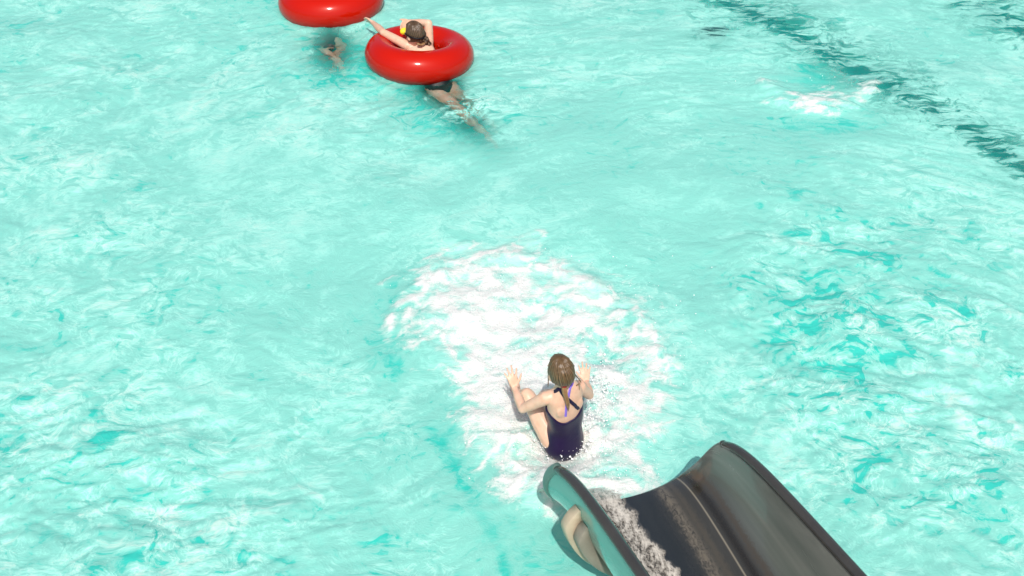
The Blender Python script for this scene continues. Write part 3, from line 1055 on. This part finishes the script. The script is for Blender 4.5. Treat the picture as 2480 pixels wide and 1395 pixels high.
def lock(name, pts, r0, r1, mat, parent, n=26, seg=18, seed=1, flat=1.0, wob=0.0):
    """Hank of hair through points, grooved lengthwise, tapering to its tip."""
    P = [Vector(p) for p in pts]
    T = Torso(P, [Vector((1, 0, 0))] * len(P), [1] * len(P), [1] * len(P))
    rg = np.random.default_rng(seed)
    fr = [(int(rg.integers(3, 7)), rg.random() * 6.28) for _ in range(3)]
    V, S = [], []
    for i in range(n):
        t = i / (n - 1)
        p = T._cr(T.p, t)
        tg = (T._cr(T.p, min(t + .03, 1)) - T._cr(T.p, max(t - .03, 0))).normalized()
        a = tg.orthogonal().normalized()
        if abs(tg.x) < 0.9:
            a = (Vector((1, 0, 0)) - tg * tg.x).normalized()
        b = tg.cross(a)
        r = (r0 + (r1 - r0) * t) * (0.55 + 0.45 * min(1, t * 6)) * (1 + wob * math.sin(t * 14 + seed))
        if t > 0.85:
            r *= 1 - 0.8 * (t - 0.85) / 0.15
        row, srow = [], []
        for k in range(seg):
            an = k * 2 * math.pi / seg
            g = sum(math.sin(f * an + q + 2 * t) for f, q in fr) / 3
            rr_ = r * (1 + 0.22 * g)
            row.append(tuple(p + a * (math.cos(an) * rr_) + b * (math.sin(an) * rr_ * flat)))
            srow.append(g * 0.5 + 0.5)
        V.append(row + [row[0]])
        S.append(srow + [srow[0]])
    me = grid_mesh(name, np.array(V))
    attr(me, "strand", np.array(S).ravel())
    return obj(name, me, mat, parent)


def ribbon(name, body_o, pts, width, mat, parent, off=0.004, lift=None, n=40):
    """Strap laid on the skin through guide points."""
    dg = bpy.context.evaluated_depsgraph_get()
    T = Torso([Vector(p) for p in pts], [Vector((1, 0, 0))] * len(pts), [1] * len(pts), [1] * len(pts))
    bm = bmesh.new()
    rows, last = [], None
    C = []
    for i in range(n):
        g = T._cr(T.p, i / (n - 1))
        ok, q, nn, _ = body_o.closest_point_on_mesh(g)
        C.append((q, nn))
    C = [(sum((C[min(max(i + d, 0), n - 1)][0] for d in (-2, -1, 0, 1, 2)), Vector()) / 5, C[i][1]) for i in range(n)]
    for i in range(n):
        q, nn = C[i]
        t = (C[min(i + 1, n - 1)][0] - C[max(i - 1, 0)][0]).normalized()
        sd = t.cross(nn).normalized()
        h = nn * off
        rows.append([bm.verts.new(v) for v in (q + sd * width / 2 - h * 0.4, q + sd * width * 0.42 + h, q - sd * width * 0.42 + h, q - sd * width / 2 - h * 0.4)])
    for a, b in zip(rows[:-1], rows[1:]):
        for k in range(3):
            bm.faces.new((a[k], a[k + 1], b[k + 1], b[k]))
    bmesh.ops.recalc_face_normals(bm, faces=bm.faces)
    me = bpy.data.meshes.new(name)
    bm.to_mesh(me)
    bm.free()
    return obj(name, me, mat, parent)


# ---------------------------------------------------------------- the girl off the slide
girl = thing("person", gp(1360, 1075), "child in a navy swimsuit with crossed straps landing in the foam below the slide", "person")
fwd = Vector((-0.46, 0.888, 0))
C0, C1, C2, C3 = at(1364, 1072, 6.50), at(1368, 1030, 6.41), at(1368, 985, 6.29), at(1367, 950, 6.205)
NK = at(1362, 934, 6.15)
HD = at(1357, 899, 6.075)
low = C0 + (C0 - C1) * 0.5
rt0, rt1 = Vector((0.90, 0.44, 0.02)), Vector((0.86, 0.50, 0.05))
T = Torso([low, C0, C1, C2, C3, NK], [rt0, rt0, rt0, rt1, rt1, rt1],
          [0.072, 0.112, 0.094, 0.104, 0.100, 0.040], [0.070, 0.088, 0.070, 0.074, 0.062, 0.036])
L = Lump()
T.lump(L)
HR, HF, HU = frame((HD - NK).normalized() * 0.7 + Vector((0.02, 0.12, 0.9)) * 0.6, Vector((-0.42, 0.9, -0.1)))
L.limb([C3, NK, HD - HU * 0.03], [0.046, 0.036, 0.037])
lsh, lel, lwr = at(1322, 964, 6.20), at(1266, 990, 6.33), at(1247, 941, 6.45)
rsh, rel, rwr = at(1403, 936, 6.27), at(1427, 957, 6.40), at(1420, 927, 6.52)
L.limb([C3 + (lsh - C3) * 0.45, lsh, lsh.lerp(lel, .5), lel], [0.040, 0.040, 0.034, 0.0275])
L.limb([lel, lel.lerp(lwr, .4), lwr], [0.0275, 0.0285, 0.0195])
L.limb([C3 + (rsh - C3) * 0.45, rsh, rsh.lerp(rel, .5), rel], [0.040, 0.040, 0.033, 0.0275])
L.limb([rel, rel.lerp(rwr, .4), rwr], [0.0275, 0.0285, 0.0195])
# shoulder blades and the hollow of the spine
for sg in (-1, 1):
    p, r_, f_, u_ = T.axes(0.66)
    L.ball(p + r_ * sg * 0.052 - f_ * 0.052, r_ * 0.036, f_ * 0.018, u_ * 0.05)
ld = (at(1236, 895, 6.44) - lwr)
hand(L, lwr + ld.normalized() * 0.012, ld, Vector((0.95, 0.25, -0.1)), Vector((0.05, -0.75, 0.65)), 0.130, 0.24, 0.24, 0.0068)
rd = (at(1415, 891, 6.52) - rwr)
hand(L, rwr + rd.normalized() * 0.01, rd, Vector((-0.95, -0.2, 0.0)), Vector((-0.15, -0.75, 0.62)), 0.120, 0.28, 0.20, 0.0068)
lhip, lkn = at(1341, 1066, 6.47), at(1277, 958, 6.50)
rhip, rkn = at(1384, 1050, 6.54), at(1332, 960, 6.66)
lan, ran = lkn + Vector((-0.05, 0.235, -0.24)), rkn + Vector((-0.05, 0.235, -0.23))
L.limb([lhip, lhip.lerp(lkn, .35), lhip.lerp(lkn, .75), lkn], [0.074, 0.068, 0.053, 0.046])
L.limb([rhip, rhip.lerp(rkn, .35), rhip.lerp(rkn, .75), rkn], [0.074, 0.066, 0.052, 0.045])
L.limb([lkn, lkn.lerp(lan, .3), lan], [0.045, 0.045, 0.026])
L.limb([rkn, rkn.lerp(ran, .3), ran], [0.045, 0.045, 0.026])
foot(L, lan, Vector((-0.2, 0.6, 0.35)), Vector((0, -0.5, 0.8)))
foot(L, ran, Vector((-0.2, 0.6, 0.35)), Vector((0, -0.5, 0.8)))
head(L, HD, HR, HF, HU, 0.96)
gbody = L.done("body", 0.0042, 6, mat_skin, girl)


def top_girl(deg):
    # scooped low across the back, higher at the sides and front
    d = abs(((deg - 262 + 180) % 360) - 180)
    lean = 0.020 * math.cos(math.radians(deg))
    return 0.555 + lean + 0.085 * float(smooth(8, 80, d)) + 0.03 * float(smooth(80, 150, d))


suit("swimsuit", T, top_girl, 0.0, 0.007, mat_navy, girl)
# straps: navy from the left shoulder across to the right edge, lilac from the right shoulder across
navy_pts = [at(1338, 948, 6.15), at(1350, 950, 6.10), at(1372, 966, 6.12), at(1394, 984, 6.16), at(1406, 994, 6.19), at(1412, 1002, 6.22)]
ribbon("shoulder_strap", gbody, navy_pts, 0.021, mat_navy, girl, 0.0062)
lil_pts = [at(1385, 927, 6.18), at(1385, 938, 6.13), at(1381, 962, 6.13), at(1375, 985, 6.16), at(1371, 1012, 6.22)]
ribbon("lilac_strap", gbody, lil_pts, 0.015, mat_lilac, girl, 0.0035)
eyes(HD, HR, HF, HU, girl, 0.96)
hair = hair_cap("hair", HD, HR, HF, HU, mat_hair, girl, 0.98, length=-0.062, seed=5)
TIE = at(1366, 931, 6.075)
lock("ponytail", [at(1361, 920, 6.05), TIE, at(1368, 950, 6.085), at(1374, 972, 6.12), at(1377, 995, 6.175)], 0.022, 0.008, mat_tail, girl, seed=4, flat=0.8)
lock("loose_strand", [at(1383, 893, 6.10), at(1392, 906, 6.13), at(1402, 918, 6.17), at(1408, 928, 6.18)], 0.0045, 0.003, mat_hair, girl, seg=8, seed=2)
lock("loose_strand", [at(1328, 905, 6.08), at(1328, 920, 6.08), at(1327, 938, 6.09)], 0.0035, 0.002, mat_hair, girl, seg=8, seed=3)
lock("loose_strand", [at(1395, 935, 6.17), at(1402, 930, 6.17), at(1403, 946, 6.19)], 0.004, 0.002, mat_tail, girl, seg=8, seed=6)
bm = bmesh.new()
me = None
ringp = [TIE + (HR * math.cos(a) + HF * math.sin(a)) * 0.0185 + Vector((0, 0, 0)) for a in np.linspace(0, 2 * math.pi, 22)]
sweep("hair_tie", ringp, 0.0065, 8, mat=mat_red, parent=hair, xdir=Vector((0, 0, 1)))
bm.free()

# ---------------------------------------------------------------- the child in the nearer ring
kid = thing("person", RING2, "child with wet brown hair leaning through the red ring, arm stretched to the other ring", "person")
lsh, lel, lwr = at(987, 111, 10.05), at(929, 79, 10.17), at(903, 55, 10.47)
rsh, rel, rwr = at(1038, 106, 10.07), at(1038, 57, 10.00), at(992, 53, 10.16)
hipL, hipR = uw(1050, 211, -0.11), uw(1085, 209, -0.11)
kL, fL = uw(1112, 262, -0.22), uw(1185, 330, -0.36)
kR, fR = uw(1130, 240, -0.28), uw(1183, 283, -0.46)
SHC = (lsh + rsh) / 2
HPC = (hipL + hipR) / 2
HD = at(1003, 82, 9.98)
NK = SHC.lerp(HD, 0.35)
rt0, rt1 = (hipR - hipL), (rsh - lsh)
T = Torso([HPC + (HPC - SHC) * 0.16, HPC, HPC.lerp(SHC, 0.4), HPC.lerp(SHC, 0.75), SHC, NK], [rt0, rt0, rt0.normalized() + rt1.normalized(), rt1, rt1, rt1],
          [0.075, 0.118, 0.105, 0.118, 0.11, 0.045], [0.07, 0.095, 0.080, 0.085, 0.065, 0.04])
L = Lump()
T.lump(L)
HR, HF, HU = frame(Vector((-0.10, 0.12, 0.99)), Vector((-0.72, 0.70, -0.05)))
L.limb([SHC, NK, HD - HU * 0.03], [0.05, 0.042, 0.042])
L.limb([SHC.lerp(lsh, .5), lsh, lsh.lerp(lel, .5), lel], [0.046, 0.047, 0.040, 0.034])
L.limb([lel, lel.lerp(lwr, .35), lwr], [0.034, 0.036, 0.023])
L.limb([SHC.lerp(rsh, .5), rsh, rsh.lerp(rel, .5), rel], [0.046, 0.046, 0.042, 0.036])
L.limb([rel, rel.lerp(rwr, .35), rwr], [0.036, 0.036, 0.024])
hd_ = at(885, 44.5, 10.56) - lwr
hand(L, lwr + hd_.normalized() * 0.01, hd_, Vector((0.2, 0.5, -0.8)), Vector((0.3, -0.5, 0.8)), 0.165, 0.30, 0.10, 0.0088, 0.5)
hand(L, rwr + Vector((-0.01, 0, 0)), at(975, 64, 10.10) - rwr, Vector((-0.3, 0.5, 0.8)), Vector((-0.4, 0.8, 0.3)), 0.15, 0.45, 0.08, 0.0088, 0.4)
L.limb([hipL, hipL.lerp(kL, .4), kL], [0.086, 0.074, 0.054])
L.limb([hipR, hipR.lerp(kR, .4), kR], [0.086, 0.072, 0.052])
L.limb([kL, kL.lerp(fL, .3), fL], [0.053, 0.054, 0.031])
L.limb([kR, kR.lerp(fR, .3), fR], [0.052, 0.053, 0.031])
foot(L, fL, Vector((0.5, -0.6, -0.3)), Vector((0.3, 0.5, 0.6)), 0.21)
foot(L, fR, Vector((0.5, -0.5, -0.4)), Vector((0.3, 0.5, 0.6)), 0.21)
head(L, HD, HR, HF, HU, 1.08)
kbody = L.done("body", 0.0055, 6, mat_skin, kid)
suit("swim_bottoms", T, lambda d: 0.36, 0.0, 0.014, mat_black, kid, 48, 14)
eyes(HD, HR, HF, HU, kid, 1.08)
h2 = hair_cap("hair", HD, HR, HF, HU, mat_hair2, kid, 1.10, length=-0.070, seed=9)
bun = HD - HF * 0.098 - HU * 0.045 + HR * 0.035
lock("bun", [bun + HR * -0.02 + HU * 0.02, bun, bun + HR * 0.028 - HU * 0.03, bun + HR * 0.035 - HU * 0.07], 0.030, 0.022, mat_hair2, h2, seed=8, wob=0.25)
lock("loose_strand", [HD - HF * 0.08 - HU * 0.06 - HR * 0.05, HD - HF * 0.10 - HU * 0.078 - HR * 0.02, bun - HU * 0.03], 0.012, 0.012, mat_tail, h2, seg=10, seed=12)
# goggles: yellow lenses in front of the face, dark band round the head
gog = []
gb = bmesh.new()
for sg in (-1, 1):
    m = Matrix.Translation(HD + HF * 0.092 + HR * sg * 0.038 + HU * 0.022)
    rot = Matrix((HR, HF, HU)).transposed().to_4x4()
    bmesh.ops.create_uvsphere(gb, u_segments=18, v_segments=12, radius=1.0, matrix=m @ rot @ Matrix.Diagonal((0.038, 0.032, 0.030, 1)))
me = bpy.data.meshes.new("goggles")
gb.to_mesh(me)
gb.free()
gg = obj("goggles", me, mat_yellow, kid)
band_pts = []
for a in np.linspace(math.radians(-20), math.radians(200), 40):
    band_pts.append(HD + HR * math.cos(a + math.pi) * 0.089 + HF * (-0.010 + -math.sin(a) * 0.108) + HU * (0.018 - 0.035 * math.sin(a)))
sweep("strap", band_pts, 0.0085, 8, (1.0, 0.4), mat_black, gg, HU)

# ---------------------------------------------------------------- the swimmer under the far ring
mate = thing("person", RING1, "swimmer in black shorts, only hips and legs showing under the topmost red ring", "person")
hipR, hipL = uw(800, 96, -0.13), uw(768, 94, -0.13)
kL, fL = uw(797, 128, -0.24), uw(828, 165, -0.38)
kR, fR = uw(828, 108, -0.24), uw(812, 150, -0.48)
HPC = (hipL + hipR) / 2
SHC = RING1 + Vector((0.02, 0.03, 0.10))
HD = SHC + Vector((0.0, 0.08, 0.25))
NK = SHC.lerp(HD, 0.4)
rt0, rt1 = (hipR - hipL), Vector((1, 0.1, 0))
T = Torso([HPC + (HPC - SHC) * 0.2, HPC, HPC.lerp(SHC, 0.4), HPC.lerp(SHC, 0.75), SHC, NK], [rt0, rt0, rt0.normalized() + rt1, rt1, rt1, rt1],
          [0.08, 0.120, 0.110, 0.122, 0.11, 0.045], [0.07, 0.10, 0.085, 0.09, 0.065, 0.04])
L = Lump()
T.lump(L)
HR, HF, HU = frame(Vector((0.0, 0.3, 0.95)), Vector((0, 1, -0.2)))
L.limb([SHC, NK, HD - HU * 0.03], [0.05, 0.042, 0.042])
for sg in (-1, 1):
    sh = SHC + Vector((sg * 0.12, 0.0, -0.01))
    el = sh + Vector((sg * 0.20, 0.17, 0.07))
    wr = el + Vector((sg * 0.05, 0.20, 0.04))
    L.limb([SHC.lerp(sh, .5), sh, el], [0.046, 0.047, 0.035])
    L.limb([el, el.lerp(wr, .35), wr], [0.035, 0.036, 0.024])
    hand(L, wr, Vector((-sg * 0.1, 0.9, -0.25)), Vector((-sg, 0, 0)), Vector((0, 0.2, 0.9)), 0.16, 0.35, 0.1, 0.0088, 0.5)
L.limb([hipL, hipL.lerp(kL, .4), kL], [0.088, 0.076, 0.055])
L.limb([hipR, hipR.lerp(kR, .4), kR], [0.088, 0.074, 0.055])
L.limb([kL, kL.lerp(fL, .3), fL], [0.054, 0.056, 0.032])
L.limb([kR, kR.lerp(fR, .3), fR], [0.054, 0.056, 0.032])
foot(L, fL, Vector((0.4, -0.6, -0.4)), Vector((0.3, 0.5, 0.6)), 0.21)
foot(L, fR, Vector((0.2, -0.6, -0.6)), Vector((0.3, 0.5, 0.6)), 0.21)
head(L, HD, HR, HF, HU, 1.08)
L.done("body", 0.0065, 6, mat_skin, mate)
suit("shorts", T, lambda d: 0.40, 0.0, 0.016, mat_black, mate, 48, 14)
eyes(HD, HR, HF, HU, mate, 1.08)
hair_cap("hair", HD, HR, HF, HU, mat_hair2, mate, 1.10, length=-0.065, seed=19)

# ================================================================ SPRAY
N = Nodes("spray")
mat_spray = N.surface(N.n("BsdfPrincipled", Base_Color=rgb(0.88, 0.89, 0.88), Roughness=0.15, IOR=1.333, Subsurface_Weight=0.5, Subsurface_Radius=(0.02, 0.02, 0.02), Subsurface_Scale=0.3))
bm = bmesh.new()
bmesh.ops.create_icosphere(bm, subdivisions=1, radius=1.0)
sv_ = np.array([v.co for v in bm.verts])
sf_ = np.array([[v.index for v in f.verts] for f in bm.faces])
bm.free()
cen, rad = [], []


def spray(n, px, py, sx, sy, zlo, zhi, r0, r1):
    for _ in range(n):
        g = gp(px + rng.normal() * sx, py + rng.normal() * sy)
        h = zlo + (zhi - zlo) * rng.random() ** 2.2
        cen.append((g.x, g.y, h))
        rad.append(r0 + (r1 - r0) * rng.random() ** 3)


spray(520, 1450, 1010, 60, 60, 0.02, 0.16, 0.0015, 0.0055)
spray(300, 1400, 1120, 70, 40, 0.03, 0.12, 0.0015, 0.005)
spray(260, 1270, 1080, 60, 60, 0.03, 0.12, 0.0015, 0.005)
spray(260, 1230, 930, 60, 70, 0.03, 0.12, 0.0015, 0.0045)
spray(300, 1350, 840, 110, 60, 0.03, 0.14, 0.0015, 0.0045)
spray(420, 1520, 900, 90, 120, 0.02, 0.10, 0.0015, 0.0045)
spray(300, 1180, 720, 110, 50, 0.04, 0.16, 0.0015, 0.0045)
spray(260, 1460, 1170, 70, 40, 0.02, 0.20, 0.0015, 0.005)
spray(260, 1385, 1098, 40, 9, 0.02, 0.10, 0.003, 0.009)
spray(160, 1425, 1050, 14, 30, 0.02, 0.16, 0.003, 0.008)
spray(160, 1455, 960, 22, 25, 0.02, 0.20, 0.003, 0.008)
spray(30, 1990, 215, 70, 22, 0.01, 0.09, 0.002, 0.006)
for _ in range(260):      # drops on the wet trough beside the stream
    s = 0.02 + 1.3 * rng.random()
    v = -0.17 + 0.22 * rng.random() ** 1.8
    p = sl(v, s, -0.002)
    cen.append(tuple(p))
    rad.append(0.0012 + 0.002 * rng.random() ** 2)
cen, rad = np.array(cen), np.array(rad)
V = (cen[:, None] + sv_[None] * rad[:, None, None] * (0.7 + 0.6 * rng.random((len(cen), 1, 3)))).reshape(-1, 3)
Fq = (sf_[None] + (np.arange(len(cen)) * len(sv_))[:, None, None]).reshape(-1, 3)
obj("spray_drops", quad_mesh("spray_drops", V, Fq), mat_spray, kind="stuff", label="white drops of spray thrown up round the landing child", category="spray")
